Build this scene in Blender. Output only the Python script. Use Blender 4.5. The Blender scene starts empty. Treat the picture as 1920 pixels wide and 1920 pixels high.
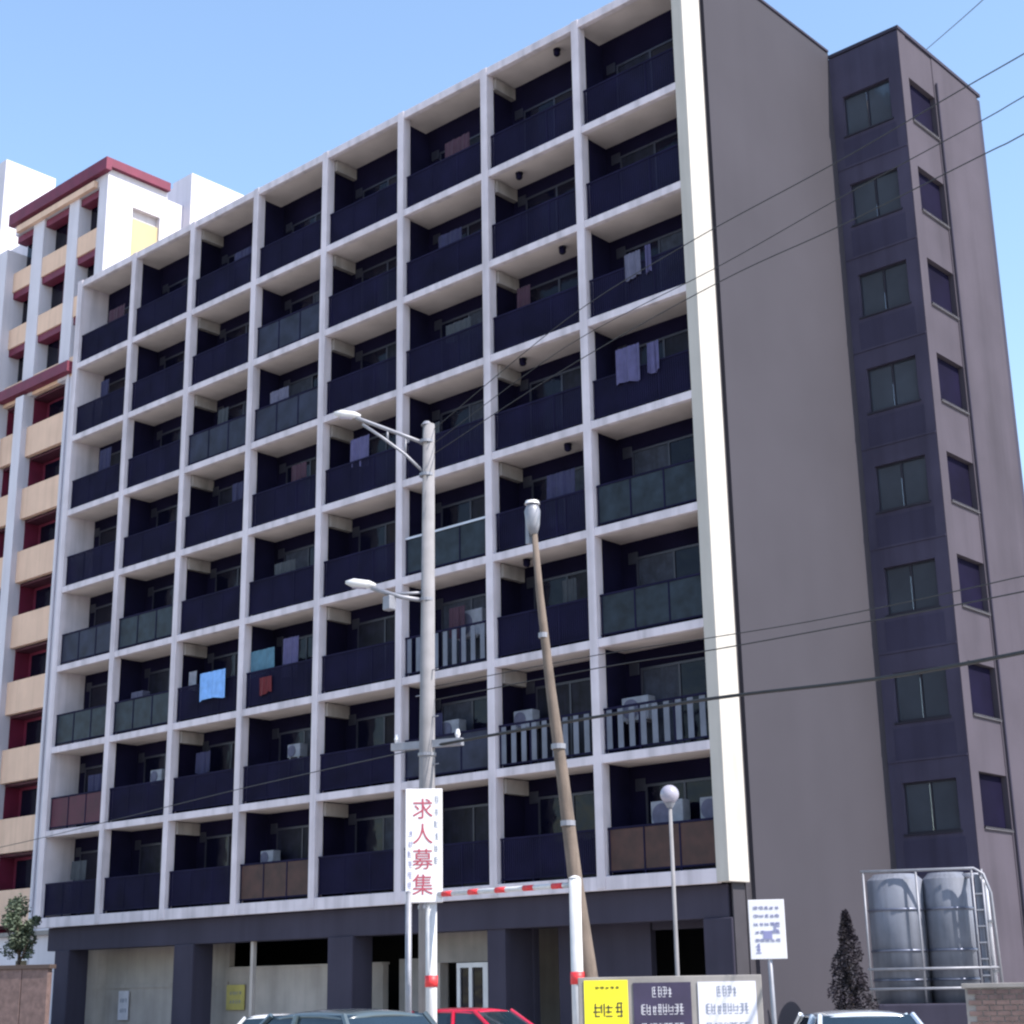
import bpy, bmesh, math, random
from mathutils import Vector, Matrix
random.seed(7)
R = math.radians
S = bpy.context.scene
COL = S.collection

# ------------------------------------------------------------------ camera
YAW, PITCH, ROLL, FPX = -0.7330, 0.2920, -0.0170, 2969.6
cam = bpy.data.cameras.new('camera'); camo = bpy.data.objects.new('camera', cam); COL.objects.link(camo)
cam.sensor_width = 36.0; cam.lens = 36.0 * FPX / 1920.0
cam.clip_start = 0.3; cam.clip_end = 6000
fwd = Vector((math.sin(YAW) * math.cos(PITCH), math.cos(YAW) * math.cos(PITCH), math.sin(PITCH)))
rgt = Vector((math.cos(YAW), -math.sin(YAW), 0)); upv = rgt.cross(fwd)
r2 = math.cos(ROLL) * rgt + math.sin(ROLL) * upv; u2 = -math.sin(ROLL) * rgt + math.cos(ROLL) * upv
camo.matrix_world = Matrix(((r2.x, u2.x, -fwd.x, 20.394), (r2.y, u2.y, -fwd.y, -29.338), (r2.z, u2.z, -fwd.z, 1.75), (0, 0, 0, 1)))
S.camera = camo

# ------------------------------------------------------------------ sky and sun
SUN_AZ_VEC = (0.93, 0.12)          # towards the sun: from the right and slightly behind the facade
SUN_EL = 50.0
w = bpy.data.worlds.new('World'); S.world = w; w.use_nodes = True
nt = w.node_tree; bg = nt.nodes['Background']
sky = nt.nodes.new('ShaderNodeTexSky'); sky.sky_type = 'NISHITA'; sky.sun_disc = False
sky.sun_elevation = R(SUN_EL); sky.sun_rotation = math.atan2(SUN_AZ_VEC[0], SUN_AZ_VEC[1])
sky.air_density = 1.25; sky.dust_density = 0.7; sky.ozone_density = 2.2; sky.altitude = 30
nt.links.new(sky.outputs[0], bg.inputs[0]); bg.inputs[1].default_value = 0.15
sl = bpy.data.lights.new('sun', 'SUN'); sl.energy = 4.0; sl.angle = R(0.5); sl.color = (1.0, 0.95, 0.88)
so = bpy.data.objects.new('sun', sl); COL.objects.link(so)
sd = Vector((SUN_AZ_VEC[0], SUN_AZ_VEC[1], 0)).normalized() * math.cos(R(SUN_EL)); sd.z = math.sin(R(SUN_EL))
so.rotation_euler = (-sd).to_track_quat('-Z', 'Y').to_euler()
S.view_settings.view_transform = 'Standard'; S.view_settings.look = 'None'
S.view_settings.exposure = 1.05; S.view_settings.gamma = 1.0; S.view_settings.use_curve_mapping = False
S.cycles.filter_width = 2.3

# ------------------------------------------------------------------ materials
MATS = {}
def mat(name, col, rough=0.8, var=0.12, scale=2.0, metal=0.0, bump=0.0, streak=0.0, spec=0.5, streak_scale=3.0, coat=0.0):
    m = bpy.data.materials.new(name); m.use_nodes = True; n = m.node_tree; b = n.nodes['Principled BSDF']
    b.inputs['Roughness'].default_value = rough; b.inputs['Metallic'].default_value = metal
    b.inputs['Specular IOR Level'].default_value = spec; b.inputs['Coat Weight'].default_value = coat
    tc = n.nodes.new('ShaderNodeTexCoord'); geo = n.nodes.new('ShaderNodeNewGeometry')
    no = n.nodes.new('ShaderNodeTexNoise'); no.inputs['Scale'].default_value = scale; no.inputs['Detail'].default_value = 8
    n.links.new(geo.outputs['Position'], no.inputs['Vector'])
    mr = n.nodes.new('ShaderNodeMapRange'); mr.inputs[1].default_value = 0.3; mr.inputs[2].default_value = 0.7
    mr.inputs[3].default_value = 1 - var; mr.inputs[4].default_value = 1 + var
    n.links.new(no.outputs[0], mr.inputs[0]); fac = mr.outputs[0]
    if streak > 0:   # rain streaks: noise stretched along z
        mp = n.nodes.new('ShaderNodeMapping'); mp.inputs['Scale'].default_value = (streak_scale, streak_scale, streak_scale * .06)
        n.links.new(geo.outputs['Position'], mp.inputs[0])
        n2 = n.nodes.new('ShaderNodeTexNoise'); n2.inputs['Scale'].default_value = 1.0; n2.inputs['Detail'].default_value = 6
        n.links.new(mp.outputs[0], n2.inputs['Vector'])
        m2 = n.nodes.new('ShaderNodeMapRange'); m2.inputs[1].default_value = 0.45; m2.inputs[2].default_value = 0.75
        m2.inputs[3].default_value = 1.0; m2.inputs[4].default_value = 1 - streak
        n.links.new(n2.outputs[0], m2.inputs[0])
        mu = n.nodes.new('ShaderNodeMath'); mu.operation = 'MULTIPLY'
        n.links.new(fac, mu.inputs[0]); n.links.new(m2.outputs[0], mu.inputs[1]); fac = mu.outputs[0]
    vm = n.nodes.new('ShaderNodeVectorMath'); vm.operation = 'SCALE'; vm.inputs[0].default_value = col[:3]
    n.links.new(fac, vm.inputs['Scale']); n.links.new(vm.outputs[0], b.inputs['Base Color'])
    if bump > 0:
        n3 = n.nodes.new('ShaderNodeTexNoise'); n3.inputs['Scale'].default_value = scale * 12; n3.inputs['Detail'].default_value = 5
        n.links.new(geo.outputs['Position'], n3.inputs['Vector'])
        bp = n.nodes.new('ShaderNodeBump'); bp.inputs['Strength'].default_value = bump; bp.inputs['Distance'].default_value = 0.01
        n.links.new(n3.outputs[0], bp.inputs['Height']); n.links.new(bp.outputs[0], b.inputs['Normal'])
    MATS[name] = m; return m
def glass(name, col, rough=0.08, spec=0.5, trans=0.0):
    m = mat(name, col, rough, 0.25, 0.7, spec=spec)
    m.node_tree.nodes['Principled BSDF'].inputs['Transmission Weight'].default_value = trans
    return m
M_white = mat('white_paint', (0.575, 0.52, 0.56), 0.85, 0.10, 1.2, spec=0.2, streak=0.30, bump=0.15)
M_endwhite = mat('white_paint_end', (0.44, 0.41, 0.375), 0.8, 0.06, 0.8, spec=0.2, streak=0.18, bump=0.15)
M_soffit = mat('soffit_paint', (0.54, 0.48, 0.46), 0.85, 0.12, 1.0)
M_gray = mat('grey_render', (0.050, 0.046, 0.057), 0.9, 0.08, 0.25, spec=0.2, streak=0.03, bump=0.25, streak_scale=1.6)
M_gray2 = mat('tower_grey_render', (0.066, 0.056, 0.072), 0.9, 0.12, 0.5, spec=0.2, streak=0.2, bump=0.25, streak_scale=1.6)
M_sill = mat('sill_grey', (0.12, 0.115, 0.13), 0.8)
M_tower = mat('slate_render', (0.060, 0.054, 0.088), 0.9, 0.15, 0.6, spec=0.15, streak=0.2, bump=0.2)
M_towerp = mat('slate_panel', (0.046, 0.042, 0.074), 0.9, 0.15, 0.6, spec=0.15, streak=0.2)
M_litwall = mat('lit_party_wall_tone', (0.30, 0.27, 0.26), 0.9, 0.2, 1.5, streak=0.3)
M_joint = mat('dark_joint', (0.034, 0.030, 0.038), 0.8)
M_dark = mat('charcoal_render', (0.045, 0.041, 0.062), 0.9, 0.12, 0.6, spec=0.15, streak=0.15, bump=0.2)
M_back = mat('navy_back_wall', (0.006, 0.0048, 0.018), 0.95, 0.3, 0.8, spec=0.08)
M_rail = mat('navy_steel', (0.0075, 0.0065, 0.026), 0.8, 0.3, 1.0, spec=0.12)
M_railg = mat('grey_slat', (0.10, 0.11, 0.15), 0.5, 0.2, 2.0)
M_railteal = mat('teal_panel', (0.013, 0.020, 0.030), 0.5, 0.45, 3.0, spec=0.2)
M_railbl = mat('bluegrey_panel', (0.018, 0.021, 0.04), 0.6, 0.4, 2.0, spec=0.2)
M_brown = mat('brown_wood', (0.04, 0.015, 0.012), 0.7, 0.35, 3.0)
M_alu = mat('dark_aluminium', (0.03, 0.03, 0.045), 0.4, 0.1, metal=0.3)
M_alul = mat('pale_aluminium', (0.5, 0.5, 0.55), 0.4, 0.1, metal=0.3)
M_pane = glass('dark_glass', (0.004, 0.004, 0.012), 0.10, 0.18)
M_curt = mat('curtained_glass', (0.030, 0.034, 0.052), 0.6, 0.35, 5.0, spec=0.2, streak=0.3, streak_scale=9)
M_tglass = glass('stair_glass', (0.04, 0.052, 0.07), 0.15, 0.8)
M_conc = mat('concrete', (0.24, 0.22, 0.21), 0.85, 0.15, 1.5, streak=0.2, bump=0.3)
M_concp = mat('pole_concrete', (0.20, 0.19, 0.20), 0.85, 0.12, 3.0, streak=0.15, bump=0.2, streak_scale=12)
M_wood = mat('weathered_pole', (0.14, 0.105, 0.085), 0.85, 0.2, 3.0, streak=0.3, bump=0.4, streak_scale=20)
M_taupe = mat('taupe_wall', (0.42, 0.37, 0.34), 0.85, 0.15, 1.0, streak=0.2, bump=0.3)
M_black = mat('black', (0.008, 0.008, 0.012), 0.8, 0.2)
M_asph = mat('asphalt', (0.055, 0.055, 0.058), 0.9, 0.2, 1.5, bump=0.4)
M_lot = mat('lot_concrete', (0.40, 0.37, 0.34), 0.9, 0.15, 0.8, bump=0.3)
M_line = mat('road_paint', (0.75, 0.75, 0.72), 0.7, 0.15, 4)
M_peach = mat('peach_render', (0.66, 0.45, 0.33), 0.8, 0.08, 0.7, streak=0.15)
M_nwhite = mat('neighbour_white', (0.56, 0.53, 0.58), 0.75, 0.05, 0.6, streak=0.12)
M_yel = mat('yellow_render', (0.46, 0.36, 0.20), 0.8, 0.06, 0.6)
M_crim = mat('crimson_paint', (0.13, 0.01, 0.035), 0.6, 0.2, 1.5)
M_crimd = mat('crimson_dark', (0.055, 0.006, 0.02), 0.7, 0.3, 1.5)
M_redp = mat('red_paint', (0.60, 0.03, 0.035), 0.5, 0.1, 3)
M_postw = mat('post_white', (0.50, 0.49, 0.50), 0.5, 0.1, 4, streak=0.15, streak_scale=15)
M_steel = mat('galvanised', (0.22, 0.22, 0.25), 0.5, 0.12, 5, metal=0.3)
M_tank = mat('tank_steel', (0.15, 0.16, 0.20), 0.65, 0.2, 1.5, metal=0.1, spec=0.3, streak=0.3, streak_scale=5)
M_tankd = mat('tank_band', (0.12, 0.13, 0.18), 0.4, 0.2, metal=0.6)
M_signw = mat('sign_white', (0.62, 0.60, 0.62), 0.4, 0.04, 3)
M_signp = mat('sign_pinkwhite', (0.62, 0.60, 0.65), 0.4, 0.08, 3)
M_signy = mat('sign_yellow', (0.80, 0.68, 0.02), 0.4, 0.05, 3)
M_signd = mat('sign_dark', (0.035, 0.025, 0.06), 0.4, 0.2, 3)
M_inkr = mat('ink_red', (0.32, 0.05, 0.08), 0.5, 0.05)
M_inkb = mat('ink_blue', (0.20, 0.20, 0.36), 0.5, 0.1)
M_inkk = mat('ink_black', (0.02, 0.02, 0.025), 0.5, 0.1)
M_inkg = mat('ink_grey', (0.20, 0.22, 0.28), 0.5, 0.1)
M_wire = mat('wire_black', (0.01, 0.01, 0.012), 0.6, 0.1)
M_tyre = mat('tyre', (0.015, 0.015, 0.015), 0.9, 0.1)
M_rim = mat('rim', (0.4, 0.4, 0.42), 0.3, 0.1, metal=0.8)
M_cglass = glass('car_glass', (0.01, 0.02, 0.03), 0.05, 0.7)
M_lampg = mat('lamp_glass', (0.30, 0.28, 0.34), 0.25, 0.05)
M_tailr = mat('tail_red', (0.35, 0.01, 0.01), 0.2, 0.1)
M_bark = mat('bark', (0.06, 0.04, 0.03), 0.9, 0.3, 6, bump=0.5)
M_leaf = mat('leaf_green', (0.06, 0.08, 0.05), 0.7, 0.5, 3)
M_leafd = mat('leaf_dark', (0.012, 0.007, 0.014), 0.8, 0.5, 3)
M_brick = mat('brick_brown', (0.13, 0.085, 0.08), 0.85, 0.25, 6, bump=0.4)
M_cop = mat('coping_dark', (0.06, 0.04, 0.035), 0.85, 0.2)
M_cloth = {k: mat('cloth_' + k, c, 0.9, 0.15, 6) for k, c in dict(blue=(0.18, 0.36, 0.70), teal=(0.06, 0.14, 0.20), lilac=(0.07, 0.065, 0.15), red=(0.10, 0.01, 0.015), pale=(0.22, 0.23, 0.27), grey=(0.09, 0.09, 0.14), navy=(0.02, 0.02, 0.06), dim=(0.035, 0.04, 0.05), plum=(0.04, 0.015, 0.03)).items()}

for mm in (M_pane, M_tglass, M_cglass):
    n_ = mm.node_tree; g_ = n_.nodes.new('ShaderNodeNewGeometry'); o_ = n_.nodes.new('ShaderNodeTexNoise'); o_.inputs['Scale'].default_value = 1.6
    b_ = n_.nodes.new('ShaderNodeBump'); b_.inputs['Strength'].default_value = 0.5; b_.inputs['Distance'].default_value = 0.04
    n_.links.new(g_.outputs['Position'], o_.inputs['Vector']); n_.links.new(o_.outputs[0], b_.inputs['Height']); n_.links.new(b_.outputs[0], n_.nodes['Principled BSDF'].inputs['Normal'])
# ------------------------------------------------------------------ mesh helpers
class MB:
    def __init__(s): s.b = bmesh.new()
    def box(s, x0, x1, y0, y1, z0, z1, bev=0.0):
        vs = [s.b.verts.new((x, y, z)) for x in (x0, x1) for y in (y0, y1) for z in (z0, z1)]
        f = [(0, 1, 3, 2), (4, 6, 7, 5), (0, 4, 5, 1), (2, 3, 7, 6), (0, 2, 6, 4), (1, 5, 7, 3)]
        fs = [s.b.faces.new([vs[i] for i in q]) for q in f]
        if bev > 0:
            es = list({e for q in fs for e in q.edges})
            bmesh.ops.bevel(s.b, geom=es, offset=bev, segments=2, affect='EDGES', profile=0.5)
        return s
    def prism(s, poly, axis, a0, a1):   # polygon given in the two other axes (cyclic order), extruded along axis
        def P(u, v, a): return {'x': (a, u, v), 'y': (u, a, v), 'z': (u, v, a)}[axis]
        A = [s.b.verts.new(P(u, v, a0)) for u, v in poly]; B = [s.b.verts.new(P(u, v, a1)) for u, v in poly]
        n = len(poly)
        for i in range(n): s.b.faces.new((A[i], A[(i + 1) % n], B[(i + 1) % n], B[i]))
        s.b.faces.new(A[::-1]); s.b.faces.new(B); return s
    def tube(s, pts, r, seg=8, caps=True):   # r: number or list
        pts = [Vector(p) for p in pts]; n = len(pts); rs = r if isinstance(r, (list, tuple)) else [r] * n
        rings = []
        for i, p in enumerate(pts):
            d = (pts[min(i + 1, n - 1)] - pts[max(i - 1, 0)]).normalized()
            a = Vector((0, 0, 1)) if abs(d.z) < 0.9 else Vector((1, 0, 0))
            u = d.cross(a).normalized(); v = d.cross(u)
            rings.append([s.b.verts.new(p + rs[i] * (math.cos(2 * math.pi * k / seg) * u + math.sin(2 * math.pi * k / seg) * v)) for k in range(seg)])
        for i in range(n - 1):
            for k in range(seg):
                s.b.faces.new((rings[i][k], rings[i][(k + 1) % seg], rings[i + 1][(k + 1) % seg], rings[i + 1][k]))
        if caps: s.b.faces.new(rings[0][::-1]); s.b.faces.new(rings[-1])
        return s
    def mesh(s, name, m, smooth=False):
        bmesh.ops.recalc_face_normals(s.b, faces=s.b.faces)
        me = bpy.data.meshes.new(name); s.b.to_mesh(me); s.b.free()
        me.materials.append(m)
        if smooth:
            for p in me.polygons: p.use_smooth = True
        return me
def put(name, me, parent=None, loc=(0, 0, 0), rot=(0, 0, 0)):
    o = bpy.data.objects.new(name, me); COL.objects.link(o); o.parent = parent; o.location = loc; o.rotation_euler = rot
    return o
def part(name, mb, m, parent, loc=(0, 0, 0), rot=(0, 0, 0), smooth=False):
    return put(name, mb.mesh(name, m, smooth), parent, loc, rot)
def tag(o, label, cat, group=None):
    o['label'] = label; o['category'] = cat
    if group: o['group'] = group
    return o
def thing(name, label, cat, loc=(0, 0, 0), rz=0.0, group=None):
    o = bpy.data.objects.new(name, None); COL.objects.link(o); o.location = loc; o.rotation_euler = (0, 0, rz)
    o.empty_display_size = 0.3
    return tag(o, label, cat, group)
def stuff_part(*a): o = part(*a); o['kind'] = 'stuff'; return o
def struct(name, mb, m):
    o = part(name, mb, m, None); o['kind'] = 'structure'; return o
def stuff(o): o['kind'] = 'stuff'; return o

# ------------------------------------------------------------------ ground
g = MB(); g.box(-1500, 1500, -1500, 1500, -1.0, 0.0); struct('ground', g, M_lot)
g = MB(); g.box(-300, 300, -26, -15.2, -0.02, 0.004); struct('road', g, M_asph)
g = MB(); g.box(-300, 300, -15.0, -12.2, 0.0, 0.13); struct('pavement', g, M_lot)
g = MB(); g.box(-300, 300, -15.2, -15.003, 0.0, 0.15); struct('kerb', g, M_conc)
g = MB()
for i in range(-30, 30): g.box(i * 8, i * 8 + 4, -20.7, -20.55, 0.005, 0.008)
struct('road_marking', g, M_line)

# ------------------------------------------------------------------ main apartment building
W, H, DZ = 3.4182, 2.8, 4.103
NB = 8
def zs(j): return 26.99 if j == 0 else (DZ - 0.06 if j == 8 else DZ + (8 - j) * H)
X0 = -NB * W
DB = 1.15          # balcony depth
EF = 0.172         # outer plane of the white end wall
apt = thing('apartment_building', 'grey eight storey apartment block with a white honeycomb grid of balconies', 'building')
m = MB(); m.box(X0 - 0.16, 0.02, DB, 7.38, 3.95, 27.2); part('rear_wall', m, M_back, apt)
m = MB(); m.box(0.022, 0.16, 1.0, 7.384, 0, 27.96); part('side_wall', m, M_gray, apt)
m = MB(); m.box(0.022, 0.06, 0.776, 0.998, 0, 27.2); m.box(0.0, 0.035, 0.3, 0.77, 0, 3.9); part('joint_strip', m, M_joint, apt)
m = MB(); m.box(X0 - 0.16, 0.02, 2.6, 12.2, 27.203, 27.5); part('roof', m, M_conc, apt)
m = MB(); m.box(X0 - 0.3, X0 - 0.163, 1.0, 12.2, 0, 27.3); part('side_wall', m, M_gray, apt)
for j in range(9):
    z = zs(j); t = 0.12 if j < 8 else 0.16
    m = MB(); m.box(X0 - 0.15, -0.15, 0.0, 0.16, z - t + (0.03 if 0 < j < 8 else 0), z + t, bev=0.012)
    s = part('floor_slab', m, M_white, apt)
    m = MB(); m.box(X0 - 0.15, -0.15, 0.162, DB, z - t + 0.045, z + t - 0.02)
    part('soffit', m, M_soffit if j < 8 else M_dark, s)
for i in range(9):
    x = X0 + i * W
    m = MB()
    if i == 0: m.box(x - 0.16, x + 0.14, -0.02, DB, DZ - 0.2, 27.14, bev=0.012)
    elif i == 8: m.box(x - 0.16, EF, -0.02, 0.774, DZ - 0.2, 27.16, bev=0.012)
    else: m.box(x - 0.125, x + 0.125, -0.02, 0.28, DZ - 0.18, 27.12, bev=0.012)
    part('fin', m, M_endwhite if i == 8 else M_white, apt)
    if 0 < i < 8 and True:     # thin dividing screens behind the fins
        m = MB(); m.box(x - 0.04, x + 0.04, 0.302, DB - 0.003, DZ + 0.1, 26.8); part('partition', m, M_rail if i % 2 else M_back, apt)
    if i in (2, 4, 6):
        for j in range(8):
            z = zs(j) - 0.105
            m = MB(); m.box(x + 0.042, x + 0.20, 0.302, DB - 0.004, z - 0.36, z)
            part('bracket', m, M_litwall, apt)  # pale block standing in for the lit upper part of the party wall

# shared balcony meshes (origin at the cell's left fin centre, on top of the slab)
a0, a1 = 0.15, W - 0.15
m = MB(); m.box(a0, a1, 0.10, 0.15, 1.06, 1.11); m.box(a0, a1, 0.11, 0.14, 0.08, 0.12)
for k in range(4): xx = a0 + 0.02 + k * (a1 - a0 - 0.06) / 3; m.box(xx, xx + 0.04, 0.105, 0.145, 0.0, 1.07)
ME_frame = m.mesh('railing', M_rail)
m = MB()
n = 46
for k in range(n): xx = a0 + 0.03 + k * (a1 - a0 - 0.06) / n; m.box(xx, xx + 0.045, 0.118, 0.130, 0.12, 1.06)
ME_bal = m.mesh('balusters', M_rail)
def panel_mesh(m_): q = MB(); q.box(a0 + 0.02, a1 - 0.02, 0.117, 0.129, 0.10, 1.055); return q.mesh('panel', m_)
ME_pan = {'teal': panel_mesh(M_railteal), 'blue': panel_mesh(M_railbl), 'brown': panel_mesh(M_brown), 'navy': panel_mesh(M_rail), 'crim': panel_mesh(M_crimd)}
q = MB(); q.box(0, 0.16, 0.112, 0.125, 0.11, 1.05); ME_slat = q.mesh('slat', M_railg)
q = MB(); q.box(a0, a1, 0.09, 0.16, 1.06, 1.12); ME_toprail = q.mesh('top_rail', M_alul)
# sliding door: frame and two panes
def door_frame(mm):
    q = MB(); wx0, wx1, zt = 0.55, W - 0.55, 2.1
    q.box(wx0, wx1, DB - 0.06, DB - 0.002, zt, zt + 0.06); q.box(wx0, wx1, DB - 0.06, DB - 0.002, 0.10, 0.16)
    for xx in (wx0, W / 2 - 0.03, wx1 - 0.06): q.box(xx, xx + 0.06, DB - 0.058, DB - 0.003, 0.16, zt)
    return q.mesh('balcony_door', mm)
ME_door = door_frame(M_alu)
pw = (W - 1.1 - 0.18) / 2
def pane(mm): q = MB(); q.box(0, pw, DB - 0.035, DB - 0.025, 0.16, 2.1); return q.mesh('pane', mm)
ME_paneD, ME_paneC = pane(M_pane), pane(M_curt)
ME_paneE = pane(mat('dim_curtain', (0.010, 0.010, 0.020), 0.5, 0.5, 4.0, spec=0.15, streak=0.5, streak_scale=10)); ME_paneF = pane(mat('dim_blind', (0.012, 0.010, 0.016), 0.6, 0.4, 2.0, spec=0.15))
# cells by (column from the left 0..7, row from the top 0..7)
RAIL = {(3, 1): 'blue', (2, 2): 'blue', (3, 2): 'blue', (5, 4): 'teal', (7, 4): 'teal', (7, 5): 'teal', (7, 7): 'brown', (3, 7): 'brown',
        (0, 4): 'blue', (1, 4): 'teal', (0, 6): 'crim', (5, 5): 'slat', (7, 6): 'slat', (6, 6): 'slat', (5, 6): 'blue', (0, 5): 'teal', (1, 5): 'teal'}
CURT = {(3, 1): (0, 1), (3, 2): (1, 0), (5, 5): (1, 1), (7, 4): (1, 0), (7, 5): (1, 0), (7, 6): (1, 0), (2, 2): (0, 1), (5, 3): (0, 1), (6, 4): (0, 1), (5, 6): (1, 0),
        (7, 2): (0, 1), (5, 2): (0, 1), (3, 6): (0, 1), (4, 7): (0, 1), (3, 4): (1, 0), (1, 6): (0, 1)}
for c in range(8):
    for r in range(8):
        x = X0 + c * W; z = zs(r + 1) + (0.12 if r < 7 else 0.16)
        kind = RAIL.get((c, r), 'bars')
        fr = put('railing', ME_frame, apt, (x, 0, z))
        if kind == 'slat':
            for k in range(9):
                put('slat', ME_slat, fr, (a0 + 0.07 + k * 0.34, 0, 0))
        elif kind == 'bars':
            stuff(put('balusters', ME_bal, fr))
            if random.random() < 0.45: put('panel', ME_pan['navy'], fr, (0, 0.02, 0))
        else:
            put('panel', ME_pan[kind], fr)
        if (c, r) in ((5, 4),): put('top_rail', ME_toprail, fr, (0, -0.004, 0.004))
        dr = put('balcony_door', ME_door, apt, (x, 0, z))
        cu = CURT.get((c, r), (random.choice((0, 0, 2)), random.choice((0, 2, 3))))
        for k in range(2):
            put('pane', (ME_paneD, ME_paneC, ME_paneE, ME_paneF)[cu[k]], dr, (0.61 + k * (pw + 0.06), 0, 0))

q = MB(); q.box(0, 0.3, DB - 0.03, DB - 0.003, 0, 0.3, bev=0.01); ME_vent = q.mesh('vent', M_alu)
q = MB(); q.tube([(0, 0.36, 0), (0, 0.36, 2.54)], 0.04, 8); ME_pipe = q.mesh('rain_pipe', M_steel, True)
for c in range(8):
    for r in range(8):
        x = X0 + c * W; z = zs(r + 1) + (0.12 if r < 7 else 0.16)
        put('vent', ME_vent, apt, (x + 0.18 + 0.05 * ((c * 3 + r) % 3), 0, z + 2.02))
        if c % 2 == 1: put('rain_pipe', ME_pipe, apt, (x + W - 0.21, 0.0, z + 0.001))
# ---- ground floor
m = MB(); m.box(X0 + 0.2, -0.1, 0.30, 0.9, 3.15, 3.88, bev=0.02); part('beam', m, M_dark, apt)
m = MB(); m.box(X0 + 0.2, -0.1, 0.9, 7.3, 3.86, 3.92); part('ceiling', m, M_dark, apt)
for cx, cw in ((-26.6, 0.82), (-20.17, 0.95), (-13.25, 1.0), (-0.78, 0.78)):
    m = MB(); m.box(cx, cx + cw, 0.25, 1.0, 0.0, 3.16, bev=0.03); part('column', m, M_dark, apt)
m = MB(); m.box(-7.45, -6.75, 1.35, 1.55, 0, 3.9); m.box(-7.40, -6.80, 0.35, 1.35, 0, 3.15); part('column', m, M_dark, apt)
m = MB(); m.box(X0, 0.0, 6.6, 7.2, 0, 3.86); part('rear_ground_wall', m, M_black, apt)
# bay infills
m = MB(); m.box(X0 + 0.1, -19.6, 1.9, 2.1, 0, 3.86); m.box(X0 + 0.1, -19.6, 1.86, 1.9, 1.95, 2.08); part('parking_wall', m, M_taupe, apt)
m = MB(); m.box(-19.6, -12.8, 1.9, 2.1, 0, 2.44); m.box(-19.62, -12.8, 1.85, 2.15, 2.44, 2.5); part('parking_wall', m, M_taupe, apt)
m = MB(); m.box(-16.72, -16.60, 0.4, 0.52, 0, 3.15); part('post', m, M_taupe, apt)
m = MB(); m.box(-12.0, -10.35, 1.75, 2.0, 0, 2.56); part('parking_wall', m, M_conc, apt)
m = MB(); m.box(-10.3, -7.46, 1.5, 1.7, 2.42, 3.3); part('entrance_lintel', m, M_conc, apt)
m = MB(); m.box(-10.32, -10.2, 1.5, 1.8, 0, 2.42); part('entrance_wall', m, M_taupe, apt)
m = MB(); m.box(-10.3, -7.46, 4.4, 4.5, 0, 3.3); part('entrance_wall', m, M_taupe, apt)
dr = MB()
dr.box(-9.55, -7.5, 1.46, 1.58, 2.28, 2.40)
for xx in (-9.55, -9.12, -8.62, -8.40, -7.98, -7.62): dr.box(xx, xx + (0.20 if xx in (-8.62,) else 0.12), 1.465, 1.575, 0.0, 2.28)
dr.box(-9.55, -7.5, 1.47, 1.57, 0.0, 0.1)
drf = part('entrance_door', dr, M_alul, apt)
for xx in (-9.43, -8.99, -8.28, -7.86):
    q = MB(); q.box(xx, xx + 0.3, 1.51, 1.52, 0.1, 2.28); part('pane', q, M_pane, drf)
m = MB(); m.box(-5.9, -3.05, 1.3, 1.5, 0, 3.86); part('ground_wall', m, M_dark, apt)
m = MB(); m.box(-3.0, -0.9, 1.32, 1.5, 3.0, 3.86); part('ground_wall', m, M_dark, apt)

# ---- stair tower
TX, TY0, TY1, TZ = 2.406, 7.39, 12.25, 27.74
tf = MB()   # front face with openings for eight windows
zz = [5.30 + 2.825 * k for k in range(8)]; wx0, wx1, wh = 0.50, 2.0, 1.28
tf.box(0.0, wx0, TY0, TY0 + 0.25, 0, TZ); tf.box(wx1, TX - 0.02, TY0, TY0 + 0.25, 0, TZ)
prev = 0
for z in zz: tf.box(wx0, wx1, TY0 + 0.004, TY0 + 0.246, prev, z); prev = z + wh
tf.box(wx0, wx1, TY0 + 0.004, TY0 + 0.246, prev, TZ - 0.003)
part('tower_front_wall', tf, M_tower, apt)
q = MB()
q.box(wx0, wx1, -0.02, 0.06, 0, 0.05); q.box(wx0, wx1, -0.0, 0.06, wh - 0.05, wh)
for xx in (wx0, (wx0 + wx1) / 2 - 0.03, wx1 - 0.05): q.box(xx, xx + 0.05, 0.003, 0.057, 0.05, wh - 0.05)
q.box(wx0 - 0.05, wx1 + 0.05, -0.13, 0.0, -0.05, -0.002)
ME_tw = q.mesh('window', M_alu)
q = MB(); q.box(0, 0.65, 0.025, 0.035, 0.05, wh - 0.05); ME_tp = q.mesh('pane', M_tglass)
q = MB(); q.box(0.165, TX - 0.03, -0.02, 0.0, -0.03, 0.03); ME_band = q.mesh('string_course', M_tower)
q = MB(); q.box(0.42, TX - 0.30, -0.012, 0.0, 0.12, 0.98); ME_wp = q.mesh('wall_panel', M_towerp)
for z in zz:
    wo = put('window', ME_tw, apt, (0, TY0 + 0.10, z))
    put('pane', ME_tp, wo, (wx0 + 0.05, 0, 0)); put('pane', ME_tp, wo, ((wx0 + wx1) / 2 + 0.03, 0.008, 0))
    put('wall_panel', ME_wp, apt, (0, TY0 - 0.001, z - 1.15))
    if z < 24: put('string_course', ME_band, apt, (0, TY0 - 0.002, z + wh + 0.55))
ts = MB()   # sunlit side with a column of openings
oy0, oy1 = 7.82, 9.38
ts.box(TX - 0.018, TX, TY0, oy0, 0, TZ + 0.02); ts.box(TX - 0.24, TX - 0.018, TY0 + 0.252, oy0, 0, TZ)
ts.box(TX - 0.24, TX, oy1, TY1, 0, TZ)
prev = 0
for k in range(8):
    z = 5.38 + 2.81 * k; ts.box(TX - 0.237, TX - 0.02, oy0, oy1, prev, z); prev = z + 1.36
ts.box(TX - 0.237, TX - 0.02, oy0, oy1, prev, TZ - 0.003)
part('tower_side_wall', ts, M_gray2, apt)
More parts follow.
